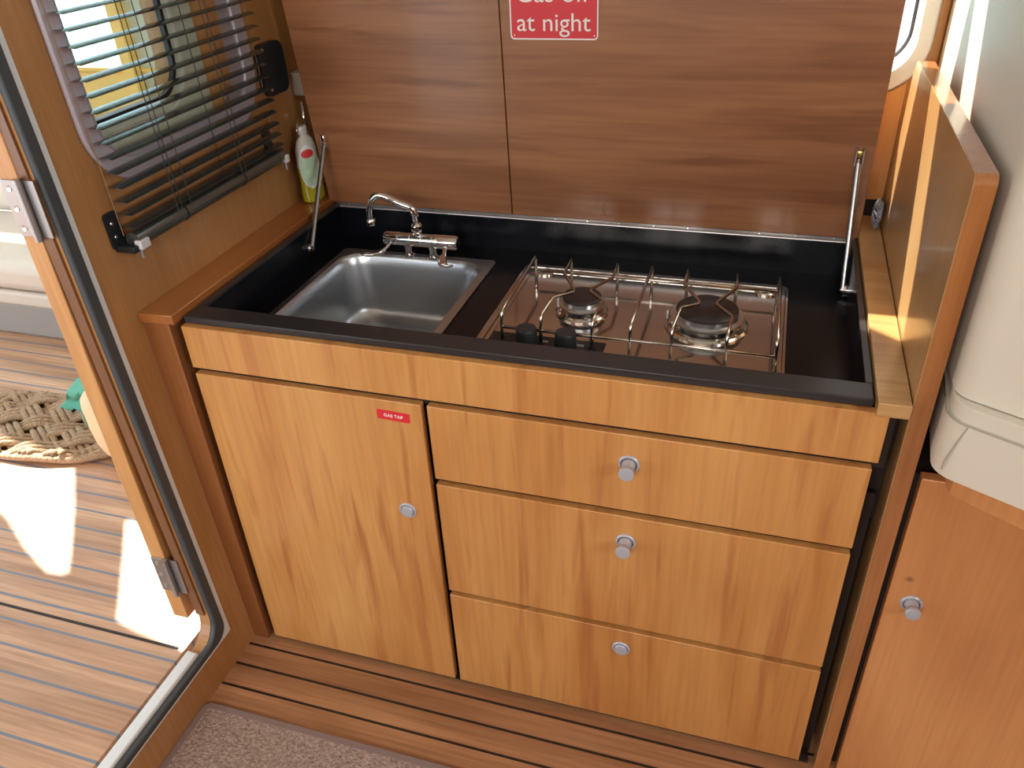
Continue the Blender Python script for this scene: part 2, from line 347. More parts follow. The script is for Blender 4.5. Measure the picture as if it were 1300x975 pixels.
# hull side behind the galley with its window
W2 = (0.34, 1.026, 0.250, 1.032)
w2_hole = rrect(*W2, 0.06, 8)
struct('wall_back', prism([[(-0.09, FLOOR), (1.06, FLOOR), (1.06, 0.045), (1.06, CEIL), (-0.09, CEIL)], w2_hole], 0.62, 0.64, XZ), M_hull)
w2 = struct('window_2', prism([rrect(0.300, 1.046, 0.222, 1.085, 0.085, 10), rrect(*W2, 0.06, 10)], 0.606, 0.62, XZ), M_winwhite, bevel=0.003)
w2['label'] = 'bright hull window with a rounded white frame behind the raised lid'
obj('window_lining', prism([rrect(W2[0]-0.003, W2[1]+0.003, W2[2]-0.003, W2[3]+0.003, 0.06, 10), rrect(W2[0]+0.003, W2[1]-0.003, W2[2]+0.003, W2[3]-0.003, 0.057, 10)], 0.603, 0.69, XZ), M_winwhite, w2)
obj('gasket', prism([rrect(W2[0]+0.0025, W2[1]-0.0025, W2[2]+0.0025, W2[3]-0.0025, 0.057, 10), rrect(W2[0]+0.008, W2[1]-0.008, W2[2]+0.008, W2[3]-0.008, 0.052, 10)], 0.680, 0.686, XZ), M_wline, w2)
struct('trim_5', prism([[(0.90, 0.049), (1.02, 0.049), (1.02, 0.2455)]+[(0.961+0.0857*math.sin(math.radians(a)), 0.307-0.0857*math.cos(math.radians(a))) for a in (40, 30, 20, 10, 0)]+[(0.90, 0.2213)]], 0.6000, 0.6055, XZ), M_hull)
struct('hull_gap_shade', box(0.90, 1.0200, 0.6100, 0.6195, 0.0, 0.049), M_dark)  # dark strip standing in for shade in the gap under the hull panel
obj('pane', box(W2[0]+0.004, W2[1]-0.004, 0.682, 0.684, W2[2]+0.004, W2[3]-0.004), M_glass2, w2)
# hull side beyond the partition (behind the seat)
w3_hole = rrect(1.16, 2.0, 0.42, 1.05, 0.07, 8)
struct('wall_back', prism([[(1.06, FLOOR), (2.6, FLOOR), (2.6, CEIL), (1.06, CEIL)], w3_hole], 0.64, 0.66, XZ), M_hull)
w3 = struct('window_3', prism([rrect(1.13, 2.03, 0.39, 1.08, 0.09, 10), w3_hole], 0.626, 0.64, XZ), M_winwhite, bevel=0.003)
obj('pane', box(1.155, 2.005, 0.652, 0.654, 0.415, 1.055), M_glass2, w3)
# the far side and the forward end of the saloon (behind and beside the camera)
struct('wall_front', box(-0.10, 2.62, -2.43, -2.40, FLOOR, CEIL), M_wall)
struct('wall_right', box(2.60, 2.63, -2.43, 0.66, FLOOR, CEIL), M_wall)

# ---------------------------------------------------------------- cockpit outside the bulkhead
DK = -0.62
struct('cockpit_deck', box(-3.2, -0.092, -2.4, 1.9, DK-0.03, DK), M_deck, origin=(0, 0, DK))
struct('deck_seam', box(-3.2, -0.105, -0.1345, -0.1285, DK, DK+0.0006), M_dark)
# unseen roof added to block the sun, holes shaped as the deck's sun patches
h1 = [(-2.25, 1.175), (-2.298, 1.279), (-1.957, 1.27), (-1.843, 1.144), (-1.736, 1.016), (-1.694, 0.961), (-1.735, 0.957), (-1.835, 1.002), (-1.96, 1.073)]
h2 = [(-1.688, 1.137), (-1.627, 1.127), (-1.432, 1.095), (-1.263, 0.926), (-1.303, 0.859), (-1.358, 0.868), (-1.45, 0.879), (-1.505, 0.89), (-1.604, 1.026)]
struct('cockpit_sun_mask', prism([[(-3.0, -2.4), (-0.10, -2.4), (-0.10, 1.76), (-3.0, 1.76)], h1, h2], CEIL, CEIL+0.012, XY), M_ceil)
# bench along the cockpit side
bench = thing('cockpit_bench', (-1.6, 0.98, DK), 'white cushioned cockpit bench on a grey base, seen through the open doorway', 'bench')
obj('bench_base', box(-2.9, -0.62, 0.785, 1.30, DK, -0.505), M_benchb, bench, bevel=0.01)
obj('bench_lip', box(-2.9, -0.60, 0.77, 1.30, -0.505, -0.455), M_vinyl, bench, bevel=0.012, seg=3)
obj('seat_cushion', box(-2.9, -0.60, 0.765, 1.16, -0.453, -0.36), M_vinyl, bench, bevel=0.03, seg=4)
obj('back_cushion', box(-2.9, -0.60, 1.13, 1.23, -0.365, -0.05), M_vinyl, bench, bevel=0.03, seg=4)
cm = thing('coaming', (-1.6, 1.29, DK), 'yellow varnished coaming board behind the cockpit bench', 'coaming')
obj('coaming_board', box(-2.9, -0.60, 1.24, 1.275, -0.30, 0.085), M_yel, cm, bevel=0.006)
obj('capping_rail', box(-2.9, -0.60, 1.225, 1.29, 0.085, 0.10), M_yel, cm, bevel=0.006)
sp = thing('side_screen', (-0.85, 1.25, -0.05), 'pale green-grey side screen of the cockpit with a yellow wooden post, seen through the blind', 'screen')
obj('screen_panel', box(-1.02, -0.12, 1.235, 1.2395, -0.048, 0.50), M_panelg, sp)
obj('post', box(-1.06, -1.02, 1.2, 1.2395, -0.048, 0.50), M_yel, sp, bevel=0.004)
struct('water', box(-60, 0.5, 2.2, 80, -1.5, -1.45), M_water)

# open cockpit door folded back against the outside of the bulkhead
dd = thing('door_1', (-0.11, 0.2, DK+0.04), 'varnished cockpit door folded open against the outside of the bulkhead', 'door'); dd['kind'] = 'structure'
DX0, DX1 = -0.124, -0.093
obj('door_leaf', prism([[(-0.098, -0.572), (0.50, -0.572), (0.50, 1.05), (-0.098, 1.05)], rrect(-0.02, 0.245, 0.285, 0.90, 0.055, 8)], DX0, DX1, YZ), M_doorw, dd, bevel=0.0015)
fr = obj('window_frame', prism([rrect(-0.060, 0.315, 0.170, 0.94, 0.09, 10), rrect(-0.016, 0.241, 0.289, 0.896, 0.05, 10)], DX1, DX1+0.006, YZ), M_panelg, dd, bevel=0.002)
obj('gasket', prism([rrect(-0.020, 0.246, 0.284, 0.90, 0.055, 10), rrect(-0.014, 0.239, 0.291, 0.894, 0.048, 10)], DX1, DX1+0.008, YZ), M_bk, dd)
obj('frame_bead', prism([rrect(-0.034, 0.262, 0.262, 0.912, 0.07, 10), rrect(-0.028, 0.256, 0.268, 0.906, 0.064, 10)], DX1+0.006, DX1+0.009, YZ), M_winwhite, fr)
obj('pane', box(-0.110, -0.107, -0.02, 0.245, 0.285, 0.90), M_glass, dd)
for (z0, z1) in ((0.178, 0.256), (-0.500, -0.420)):
    h = obj('hinge', box(-0.1225, -0.094, -0.1005, -0.098, z0, z1), M_hinge, dd, bevel=0.0006)
    obj('hinge_leaf', prism([[(-0.0895, z0), (-0.070, z0), (-0.070, z1), (-0.0895, z1)]], -0.0990, -0.0967, XZ), M_hinge, h)
    obj('knuckle', tube([(-0.0905, -0.1035, z0-0.004), (-0.0905, -0.1035, z1+0.003)], 0.0052, n=14), M_hinge, h, smooth='auto')
    for k in (0.15, 0.5, 0.85):
        obj('screw', lathe((-0.112, -0.1005, z0+(z1-z0)*k), (0, -1, 0), [(0.0042, 0), (0.0040, 0.0008), (0.0018, 0.0003), (0, 0.0003)], n=14), M_alu, h, smooth='auto')

# coir mat and bag on the deck
MC = (-0.915, 0.378)
mat_t = thing('rope_mat', (MC[0], MC[1], DK), 'brown braided rope mat on the cockpit deck, partly in the sun', 'mat')
MA, MB_ = 0.315, 0.128
def inside(x, y, k=0.97): return ((x-MC[0])/(MA*k))**2+((y-MC[1])/(MB_*k))**2 < 1
PIT = 0.060
for fam, ang_ in ((0, math.radians(34)), (1, math.radians(-34))):
    ux, uy = math.cos(ang_), math.sin(ang_); nx, ny = -uy, ux
    for b_ in range(-7, 8):
        for k_ in (-1, 0, 1):
            off = b_*PIT+k_*0.0165; P = []
            for q in range(-60, 61):
                t_ = q*0.0075; x = MC[0]+ux*t_+nx*off; y = MC[1]+uy*t_+ny*off
                if not inside(x, y): continue
                ph = math.cos(PI*(t_/(PIT*1.08))+PI*b_+PI*fam)
                P.append((x, y, DK+0.015+0.0085*ph))
            if len(P) > 4: obj('rope_strand', tube(P, 0.0085, n=7), M_rope, mat_t, smooth=True)
def ell(k, dz, n=90): return [(MC[0]+MA*k*math.cos(2*PI*i/n), MC[1]+MB_*k*math.sin(2*PI*i/n), DK+dz+0.003*math.sin(18*PI*i/n)) for i in range(n)]
for k in (1.0, 0.955):
    obj('rope_border', tube(ell(k, 0.012), 0.0088, n=8, closed=True), M_rope, mat_t, smooth=True)
obj('rope_core', lathe((MC[0], MC[1], DK), (0, 0, 1), [(0.30, 0), (0.30, 0.004), (0, 0.004)], n=60, sy_=0.40), M_rope, mat_t)
bag = thing('deck_bag', (-0.588, 0.345, DK), 'cream bag with a green swirl print standing on the rope mat behind the door', 'bag')
BX, BY = -0.588, 0.345
obj('bag_body', lathe((BX, BY, DK+0.018), (0, 0, 1), [(0.055, 0), (0.075, 0.004), (0.085, 0.03), (0.09, 0.08), (0.09, 0.13), (0.086, 0.150), (0.074, 0.164), (0.05, 0.171), (0, 0.173)], n=40, sy_=0.6), M_bag, bag, smooth='auto')
sw = [(-0.2+0.25*math.sin(t*5.2), 0.125-0.085*t) for t in [i/24 for i in range(25)]]
def onbag(a, z, r=0.0905): return (BX+r*math.cos(PI*1.22+a), BY+0.6*r*math.sin(PI*1.22+a)-0.0005, DK+0.018+z)
obj('printed_swirl', tube([onbag(a, z) for a, z in sw], 0.0032, n=6), M_bagpat, bag, smooth=True)
tw = thing('green_cloth', (-0.80, 0.42, DK+0.02), 'green cloth strap lying beside the cream bag on the rope mat', 'cloth')
bm = bmesh.new(); G = [[None]*9 for _ in range(7)]
for i in range(7):
    for j in range(9):
        u, v = i/6, j/8
        x = -0.872+0.085*u+0.105*v; y = 0.425-0.006*u+0.012*math.sin(v*9); z = DK+0.040+0.01*u+0.115*v+0.03*u*v+0.006*math.sin(u*12)
        G[i][j] = bm.verts.new((x, y, z))
for i in range(6):
    for j in range(8): bm.faces.new((G[i][j], G[i+1][j], G[i+1][j+1], G[i][j+1]))
c_ = obj('cloth_fold', bm, M_green, tw, smooth=True); md = c_.modifiers.new('thick', 'SOLIDIFY'); md.thickness = 0.004

# ---------------------------------------------------------------- window in the bulkhead
wp = dict(n=10)
w1 = struct('window_1', prism([rrect(-0.002, 0.424, 0.202, 0.90, 0.092, 10), rrect(0.030, 0.392, 0.234, 0.868, 0.062, 10)], 0.0, 0.008, WL), M_winmetal, bevel=0.003)
w1['label'] = 'galley window in the wooden bulkhead with a rounded grey metal frame'
obj('window_lining', prism([rrect(0.024, 0.398, 0.228, 0.874, 0.068, 10), rrect(0.034, 0.388, 0.238, 0.864, 0.058, 10)], -0.045, 0.005, WL), M_winmetal, w1)
obj('inner_rib', prism([rrect(0.034, 0.388, 0.238, 0.864, 0.058, 10), rrect(0.046, 0.376, 0.250, 0.852, 0.046, 10)], -0.030, -0.024, WL), M_winwhite, w1)
obj('gasket', prism([rrect(0.046, 0.376, 0.250, 0.852, 0.046, 10), rrect(0.050, 0.372, 0.254, 0.848, 0.042, 10)], -0.030, -0.022, WL), M_bk, w1)
obj('pane', prism([[(0.045, 0.25), (0.377, 0.25), (0.377, 0.853), (0.045, 0.853)]], -0.029, -0.027, WL), M_glass, w1)

# venetian blind in front of it
bl = thing('venetian_blind', (-0.045, 0.21, 0.13), 'dark venetian blind with open slats hanging over the bulkhead window', 'blind')
BXc = lambda z: LEAN(z)+0.024
zs = [0.152, 0.171, 0.190]
while zs[-1] < 0.80: zs.append(zs[-1]+0.0205)
for i, z in enumerate(zs):
    bm = bmesh.new(); sec = []
    n_ = 6; w_ = 0.0122; tilt = -0.04
    y0, y1 = 0.004, 0.424
    A = []; B = []
    for k in range(n_+1):
        s = -1+2*k/n_; dx = s*w_; dz = 0.0020*(1-s*s)+dx*tilt
        e = 0.004*(abs(s)**3)
        A.append([bm.verts.new((BXc(z)+dx, yy, z+dz+t)) for yy in (y0+e, y1-e) for t in (0, 0.0006)])
    for a, b in zip(A, A[1:]):
        bm.faces.new((a[0], b[0], b[2], a[2])); bm.faces.new((a[1], a[3], b[3], b[1])); bm.faces.new((a[0], a[1], b[1], b[0])); bm.faces.new((a[2], b[2], b[3], a[3]))
    bm.faces.new((A[0][0], A[0][2], A[0][3], A[0][1])); bm.faces.new((A[-1][0], A[-1][1], A[-1][3], A[-1][2]))
    obj('slat', bm, M_slat, bl, smooth='auto')
obj('bottom_rail', tube([(BXc(0.13), 0.008, 0.132), (BXc(0.13), 0.424, 0.132)], 0.0125, n=16), M_slat, bl, smooth='auto')
for y in (0.010, 0.418):
    br = obj('bracket', prism([rrect(y-0.021 if y < 0.2 else y-0.012, y+0.006 if y < 0.2 else y+0.012, 0.122, 0.176, 0.006)], 0.0005, 0.004, WL), M_bk, bl)
    obj('bracket_arm', box(LEAN(0.13), BXc(0.13)+0.010, y-0.016 if y < 0.2 else y+0.004, y-0.003 if y < 0.2 else y+0.008, 0.118, 0.128), M_bk, br, bevel=0.001)
    obj('end_tab', box(BXc(0.13)+0.004, BXc(0.13)+0.016, y-0.006, y+0.014 if y < 0.2 else y+0.004, 0.120, 0.134), M_fluff, br, bevel=0.0015)
    obj('pin', tube([(BXc(0.13)+0.008, y, 0.122), (BXc(0.13)+0.008, y, 0.106)], 0.0026, n=10), M_hinge, br, smooth='auto')
    for zz in (0.140, 0.160):
        obj('screw', lathe(WL(y-0.010 if y < 0.2 else y, zz, 0.004), (1, 0, 0), [(0.0032, 0), (0.0025, 0.0014), (0, 0.0016)], n=12), M_alu, br, smooth='auto')
for (y, xo, mt_) in ((0.006, -0.012, M_cordl), (0.101, 0.014, M_cord), (0.111, 0.014, M_cord), (0.130, 0.016, M_cord), (0.276, 0.014, M_cord), (0.288, 0.014, M_cord), (0.262, -0.014, M_cord), (0.419, -0.006, M_cordl)):
    obj('cord', tube([(BXc(0.14)+xo, y, 0.140), (BXc(0.80)+xo, y, 0.80)], 0.0007, n=6), mt_, bl)
for y in (0.122, 0.284):
    obj('rail_clip', tube([(BXc(0.13), y-0.0015, 0.132), (BXc(0.13), y+0.0015, 0.132)], 0.0134, n=16), M_bk, bl, smooth='auto')

# black plastic cover on the wall
cv = thing('plastic_cover', (LEAN(0.27), 0.48, 0.23), 'black rounded plastic cover with two screws on the wall right of the blind', 'cover')
obj('cover_body', prism([rrect(0.437, 0.516, 0.229, 0.318, 0.019, 8)], 0.0005, 0.013, WL), M_bk, cv, bevel=0.004, seg=3)
for (y, z) in ((0.449, 0.309), (0.455, 0.240)):
    obj('screw', lathe(WL(y, z, 0.0128), (1, 0, 0), [(0.0036, 0), (0.003, 0.0016), (0, 0.0018)], n=12), M_alu, cv, smooth='auto')
cb = thing('wall_box', (LEAN(0.22), 0.55, 0.20), 'small grey plastic box on the wall beside the raised lid above the bottle', 'box')
obj('box_body', prism([rrect(0.542, 0.60, 0.208, 0.252, 0.005)], 0.0005, 0.022, WL), M_box, cb, bevel=0.003)
obj('box_rib', prism([rrect(0.552, 0.557, 0.212, 0.248, 0.001)], 0.022, 0.0235, WL), M_box, cb)

# ---------------------------------------------------------------- wooden ledge and post left of the worktop
lg = obj('left_ledge', prism([[(-0.066, -0.010), (-0.006, -0.006), (-0.006, 0.62), (-0.066, 0.62)]], 0.004, 0.020, XY), M_ledge, bevel=0.0015)
tag(lg, 'narrow orange-brown wooden ledge running along the bulkhead left of the black worktop', 'ledge')
pt = obj('corner_post', prism([[(-0.064, FLOOR), (-0.0135, FLOOR), (-0.0185, 0.004), (-0.066, 0.004)]], -0.004, 0.05, XZ), M_post, bevel=0.0015)
tag(pt, 'narrow upright wooden post between the bulkhead and the galley cabinet', 'post')

# ---------------------------------------------------------------- galley cabinet
cab = thing('galley_cabinet', (0.5, 0.25, FLOOR), 'honey wood galley cabinet with one cupboard door and three drawers', 'cabinet')
ZB = -0.703; T = 0.0135
bm = box(-0.004, 0.002, 0.03, 0.50, FLOOR, -0.005)
box(-0.004, 1.012, 0.030, 0.036, FLOOR+0.001, -0.145, bm); box(0.0, 1.010, 0.005, 0.030, FLOOR+0.001, ZB-0.004, bm)
obj('carcass', bm, M_dark, cab)
obj('fascia', box(0.0, 1.0, 0.0, T, -0.0736, 0.0), M_front, cab, bevel=0.0012)
obj('top_rail', box(0.0, 1.01, T+0.0002, 0.03, -0.09, -0.004), M_dark, cab)
def push_knob(parent, x, z, out):
    k = obj('knob', lathe((x, 0, z), (0, -1, 0), [(0.0150, 0), (0.0150, 0.0012), (0.0138, 0.0026), (0.0116, 0.0026), (0.0114, 0.0008), (0, 0.0008)], n=36), M_knob, parent, smooth='auto')
    obj('knob_gasket', lathe((x, 0, z), (0, -1, 0), [(0.0115, 0.0009), (0.0115, 0.0018), (0, 0.0018)], n=30), M_bk, k, smooth='auto')
    if out: prof = [(0.0100, 0.001), (0.0098, 0.006), (0.0080, 0.011), (0.0078, 0.014), (0.0094, 0.018), (0.0110, 0.0205), (0.0112, 0.0235), (0.0100, 0.0255), (0, 0.0265)]
    else: prof = [(0.0105, 0.001), (0.0105, 0.0035), (0.0095, 0.0048), (0, 0.0056)]
    obj('knob_button', lathe((x, 0, z), (0, -1, 0), prof, n=36), M_knob, k, smooth='auto')
dr = obj('cupboard_door', box(0.0005, 0.3855, 0.0, T, ZB, -0.0844), M_front, cab, bevel=0.0015)
push_knob(dr, 0.340, -0.296, False)
for (z0, z1, kz, out) in ((-0.2200, -0.0844, -0.1335, True), (-0.4643, -0.2315, -0.2800, True), (ZB, -0.4756, -0.5180, False)):
    d = obj('drawer', box(0.3950, 0.9950, 0.0, T, z0, z1), M_front, cab, bevel=0.0015)
    push_knob(d, 0.692, kz, out)

# little red sticker on the door
st = thing('sticker', (0.339, -0.001, -0.1185), 'small red sticker with white lettering near the top of the cupboard door', 'sticker')
SL = lambda a, b: (a, b+0.0)
ang = math.radians(-2.2); cx_, cz_ = 0.3395, -0.1108
def STK(a, b, h): return (cx_+a*math.cos(ang)-b*math.sin(ang), h, cz_+a*math.sin(ang)+b*math.cos(ang))
obj('sticker_sheet', prism([rrect(-0.0265, 0.0265, -0.0085, 0.0085, 0.002)], -0.0006, -0.0001, STK), M_red, st)
bm = text_mesh('GAS TAP', 0.0076, lambda a, b: STK(a, b-0.0026, -0.0009), bold=True, align='CENTER', spacing=1.05)
obj('lettering', bm, M_lett, st)

# ---------------------------------------------------------------- black worktop with its recessed well
WZ = -0.055; RZ = 0.012; X0, X1 = 0.0125, 0.9725; Y0, Y1 = 0.048, 0.500
SK = (0.061, 0.347, 0.105, 0.419)          # sink bowl opening
wt = thing('worktop', (0.49, 0.25, WZ), 'black recessed worktop holding the sink and the hob', 'worktop')
sink_hole = rrect(SK[0]-0.004, SK[1]+0.004, SK[2]-0.004, SK[3]+0.004, 0.05)
obj('well_floor', prism([[(X0, Y0), (X1, Y0), (X1, Y1), (X0, Y1)], sink_hole], WZ-0.008, WZ, XY), M_black, wt)
bm = box(0.001, X0, 0.0195, Y1+0.003, WZ-0.008, RZ-0.004); box(X1, 0.980, 0.0195, Y1+0.003, WZ-0.008, RZ-0.004, bm)
box(X0, X1, Y1, Y1+0.003, WZ-0.008, 0.006, bm); box(X0, X1, 0.0195, Y0, WZ-0.008, RZ-0.006, bm)
obj('well_side', bm, M_black, wt)
obj('front_rim', box(0.001, 0.9805, 0.0105, Y0, 0.0003, RZ), M_rim, wt, bevel=0.0015)
obj('side_rim', box(0.001, X0, Y0, Y1, RZ-0.004, RZ), M_rim, wt); obj('side_rim', box(X1, 0.9805, Y0, Y1, RZ-0.004, RZ), M_rim, wt)

# ---------------------------------------------------------------- sink
sk = thing('sink', (0.21, 0.27, -0.14), 'stainless steel sink with a rounded bowl and drain set in the black worktop', 'sink')
obj('flange', prism([rrect(0.0495, 0.3625, 0.095, 0.4345, 0.010), rrect(*SK, 0.048, 8)], WZ, WZ+0.0035, XY), M_steel, sk, bevel=0.001)
bm = bmesh.new(); rings = []; NZ = 14; SD = -0.182
def bowl_loop(d, z, r):
    return [bm.verts.new((a, b, z)) for a, b in rrect(SK[0]+d, SK[1]-d, SK[2]+d, SK[3]-d, max(0.02, r), 10)]
prof = [(-0.003, WZ+0.0036, 0.050), (0.0, WZ+0.002, 0.048), (0.003, WZ-0.004, 0.047), (0.006, WZ-0.02, 0.046), (0.010, WZ-0.06, 0.050), (0.013, SD+0.030, 0.054)]
for k in range(1, 8): t = 0.5*PI*k/7; prof.append((0.013+0.026*(1-math.cos(t)), SD+0.030-0.030*math.sin(t), 0.054))
prof += [(0.060, SD-0.0008, 0.04), (0.085, SD-0.0016, 0.035), (0.105, SD-0.0022, 0.03)]
L_ = [bowl_loop(*p) for p in prof]
for a, b in zip(L_, L_[1:]):
    for i in range(len(a)): bm.faces.new((a[i], a[(i+1) % len(a)], b[(i+1) % len(b)], b[i]))
bm.faces.new(L_[-1])
o_ = obj('bowl', bm, M_steel, sk, smooth=True); md = o_.modifiers.new('thick', 'SOLIDIFY'); md.thickness = 0.001; md.offset = 0
DC = (0.142, 0.325, SD-0.001)
dn = obj('drain_ring', lathe(DC, (0, 0, 1), [(0.062, 0), (0.060, 0.0035), (0.054, 0.004), (0.046, 0.001), (0.040, 0.001), (0.038, 0.003), (0.030, 0.003), (0.026, -0.004), (0, -0.004)], n=48), M_steel, sk, smooth='auto')
obj('drain_plug', lathe((DC[0], DC[1], DC[2]-0.004), (0, 0, 1), [(0.021, 0), (0.020, 0.004), (0.006, 0.006), (0.005, 0.010), (0, 0.011)], n=30), M_chrome, dn, smooth='auto')

# ---------------------------------------------------------------- faucet
fc = thing('faucet', (0.215, 0.435, WZ+0.003), 'chrome mixer tap with a curved swivel spout and two levers behind the sink', 'faucet')
fy, fz = 0.425, -0.018
BZ = WZ+0.0035
bd = obj('faucet_body', lathe((0.142, fy, fz-0.001), (1, 0, 0), [(0.008, 0), (0.0115, 0.002), (0.0128, 0.006), (0.0128, 0.030), (0.0117, 0.031), (0.0117, 0.032), (0.0125, 0.033), (0.0125, 0.055), (0.0117, 0.056), (0.0117, 0.057), (0.0125, 0.058), (0.0125, 0.078), (0.0117, 0.079), (0.0117, 0.080), (0.0125, 0.081), (0.0125, 0.100), (0.0117, 0.101), (0.0117, 0.102), (0.0132, 0.103), (0.0132, 0.146), (0.0108, 0.150), (0, 0.150)], n=28), M_chrome, fc, smooth='auto')
for x in (0.190, 0.240):
    obj('mounting_foot', lathe((x, fy, BZ), (0, 0, 1), [(0.0115, 0), (0.0115, 0.003), (0.0075, 0.006), (0.0070, 0.014), (0.0085, 0.018), (0.0085, 0.030)], n=20), M_chrome, fc, smooth='auto')
obj('spout_collar', lathe((0.2115, fy, fz+0.009), (0, 0, 1), [(0.008, 0), (0.0085, 0.006), (0.0105, 0.008), (0.0112, 0.012), (0.0112, 0.018), (0.0098, 0.022), (0.0075, 0.024), (0, 0.024)], n=8), M_chrome, fc, smooth='auto')
def smooth_path(P, n=6):
    P = [Vector(p) for p in P]; out = []
    for i in range(len(P)-1):
        p0, p1, p2, p3 = P[max(i-1, 0)], P[i], P[i+1], P[min(i+2, len(P)-1)]
        for k in range(n):
            t = k/n; out.append(0.5*((2*p1)+(-p0+p2)*t+(2*p0-5*p1+4*p2-p3)*t*t+(-p0+3*p1-3*p2+p3)*t**3))
    out.append(P[-1]); return out
sp_pts = [(0.2115, fy, 0.012), (0.2105, fy, 0.028), (0.2080, fy, 0.040)] 
sp2 = smooth_path([(0.2080, fy, 0.040), (0.2010, fy-0.002, 0.0462), (0.180, fy-0.006, 0.055), (0.161, fy-0.011, 0.0655), (0.150, fy-0.013, 0.0690), (0.140, fy-0.015, 0.0665), (0.1315, fy-0.017, 0.055), (0.1280, fy-0.018, 0.038), (0.1280, fy-0.018, 0.022)], 6)
obj('spout', tube(sp_pts[:-1]+sp2, 0.0066, n=16), M_chrome, fc, smooth=True)
obj('spout_nozzle', lathe((0.1280, fy-0.018, 0.025), (0, 0, -1), [(0.0066, 0), (0.0085, 0.003), (0.0086, 0.012), (0.0065, 0.013), (0.005, 0.010), (0, 0.010)], n=20), M_chrome, fc, smooth='auto')
def lever(P, wd):
    pts = smooth_path(P, 5); n = len(pts); rs = []
    for i in range(n):
        t = i/(n-1); rs.append(0.0042+0.0105*max(0, (t-0.25))**0.7 if t < 0.82 else 0.0113*(1-(t-0.82)*3.6))
    return tube(pts, rs, n=14, flat=(Vector((0, 0.45, 0.9)).normalized(), wd))
obj('lever', lever([(0.158, fy-0.010, fz-0.006), (0.152, fy-0.022, fz-0.013), (0.140, fy-0.034, fz-0.020), (0.122, fy-0.040, fz-0.022), (0.106, fy-0.040, fz-0.020)], 0.3), M_chrome, fc, smooth=True)
obj('lever', lever([(0.270, fy-0.010, fz-0.006), (0.272, fy-0.024, fz-0.013), (0.274, fy-0.040, fz-0.020), (0.282, fy-0.052, fz-0.024), (0.300, fy-0.055, fz-0.020)], 0.3), M_chrome, fc, smooth=True)

# ---------------------------------------------------------------- hob
hb = thing('hob', (0.65, 0.26, WZ), 'two burner stainless steel gas hob with a wire pan support', 'hob')
HX0, HX1, HY0, HY1 = 0.4215, 0.8825, 0.082, 0.4320
obj('hob_plate', prism([rrect(HX0+0.020, HX1-0.020, HY0+0.018, HY1-0.030, 0.012)], WZ, WZ+0.003, XY), M_plate, hb)
bm = prism([rrect(HX0, HX1, HY0, HY1, 0.016), rrect(HX0+0.005, HX1-0.005, HY0+0.005, HY1-0.005, 0.013)], WZ, WZ+0.0052, XY)
prism([rrect(HX0+0.005, HX1-0.005, HY0+0.005, HY1-0.005, 0.013), rrect(HX0+0.012, HX1-0.012, HY0+0.012, HY1-0.014, 0.010)], WZ, WZ+0.0065, XY, bm)
prism([rrect(HX0+0.012, HX1-0.012, HY0+0.012, HY1-0.014, 0.010), rrect(HX0+0.020, HX1-0.020, HY0+0.018, HY1-0.030, 0.012)], WZ, WZ+0.0045, XY, bm)
obj('hob_border', bm, M_plate, hb, bevel=0.0012, seg=3)
PZ = WZ+0.003
for (x, y) in ((0.463, 0.398), (0.845, 0.398)):
    obj('corner_clip', lathe((x, y, PZ), (0, 0, 1), [(0.017, 0), (0.017, 0.003), (0.013, 0.0045), (0.011, 0.002), (0, 0.002)], n=24, sy_=0.6), M_plate, hb, smooth='auto')
cp = obj('control_panel', prism([rrect(0.430, 0.6220, 0.100, 0.1780, 0.002)], PZ, PZ+0.0012, XY), M_bk, hb)
obj('igniter_button', lathe((0.6035, 0.158, PZ+0.001), (0, 0, 1), [(0.009, 0), (0.009, 0.001), (0.0072, 0.0014), (0.0066, 0.0005), (0.0045, 0.0005), (0.0040, 0.004), (0, 0.0045)], n=24), M_bk, cp, smooth='auto')
for x in (0.485, 0.546):
    obj('panel_mark', prism([[(x-0.0035, 0.140), (x+0.0005, 0.148), (x+0.0018, 0.140)]], PZ+0.0012, PZ+0.0015, XY), M_lett, cp)
for x in (0.528, 0.5845):
    bm = bmesh.new()
    for dx in (-0.0045, 0.0, 0.0045): prism([rrect(x+dx-0.0016, x+dx+0.0016, 0.160, 0.1650, 0.0004, 2), rrect(x+dx-0.0010, x+dx+0.0010, 0.1608, 0.1642, 0.0003, 2)], PZ+0.0012, PZ+0.0015, XY, bm)
    obj('panel_mark', bm, M_lett, cp)
for x in (0.5035, 0.5650):
    kb = obj('control_knob', lathe((x, 0.152, PZ+0.0012), (0, 0, 1), [(0.0165, 0), (0.0172, 0.002), (0.0165, 0.014), (0.0160, 0.0245), (0.0148, 0.0270), (0, 0.0280)], n=32), M_bkknob, hb, smooth='auto')
    obj('knob_pointer', box(x-0.001, x+0.001, 0.1362, 0.144, PZ+0.0275, PZ+0.0293), M_bkknob, kb)
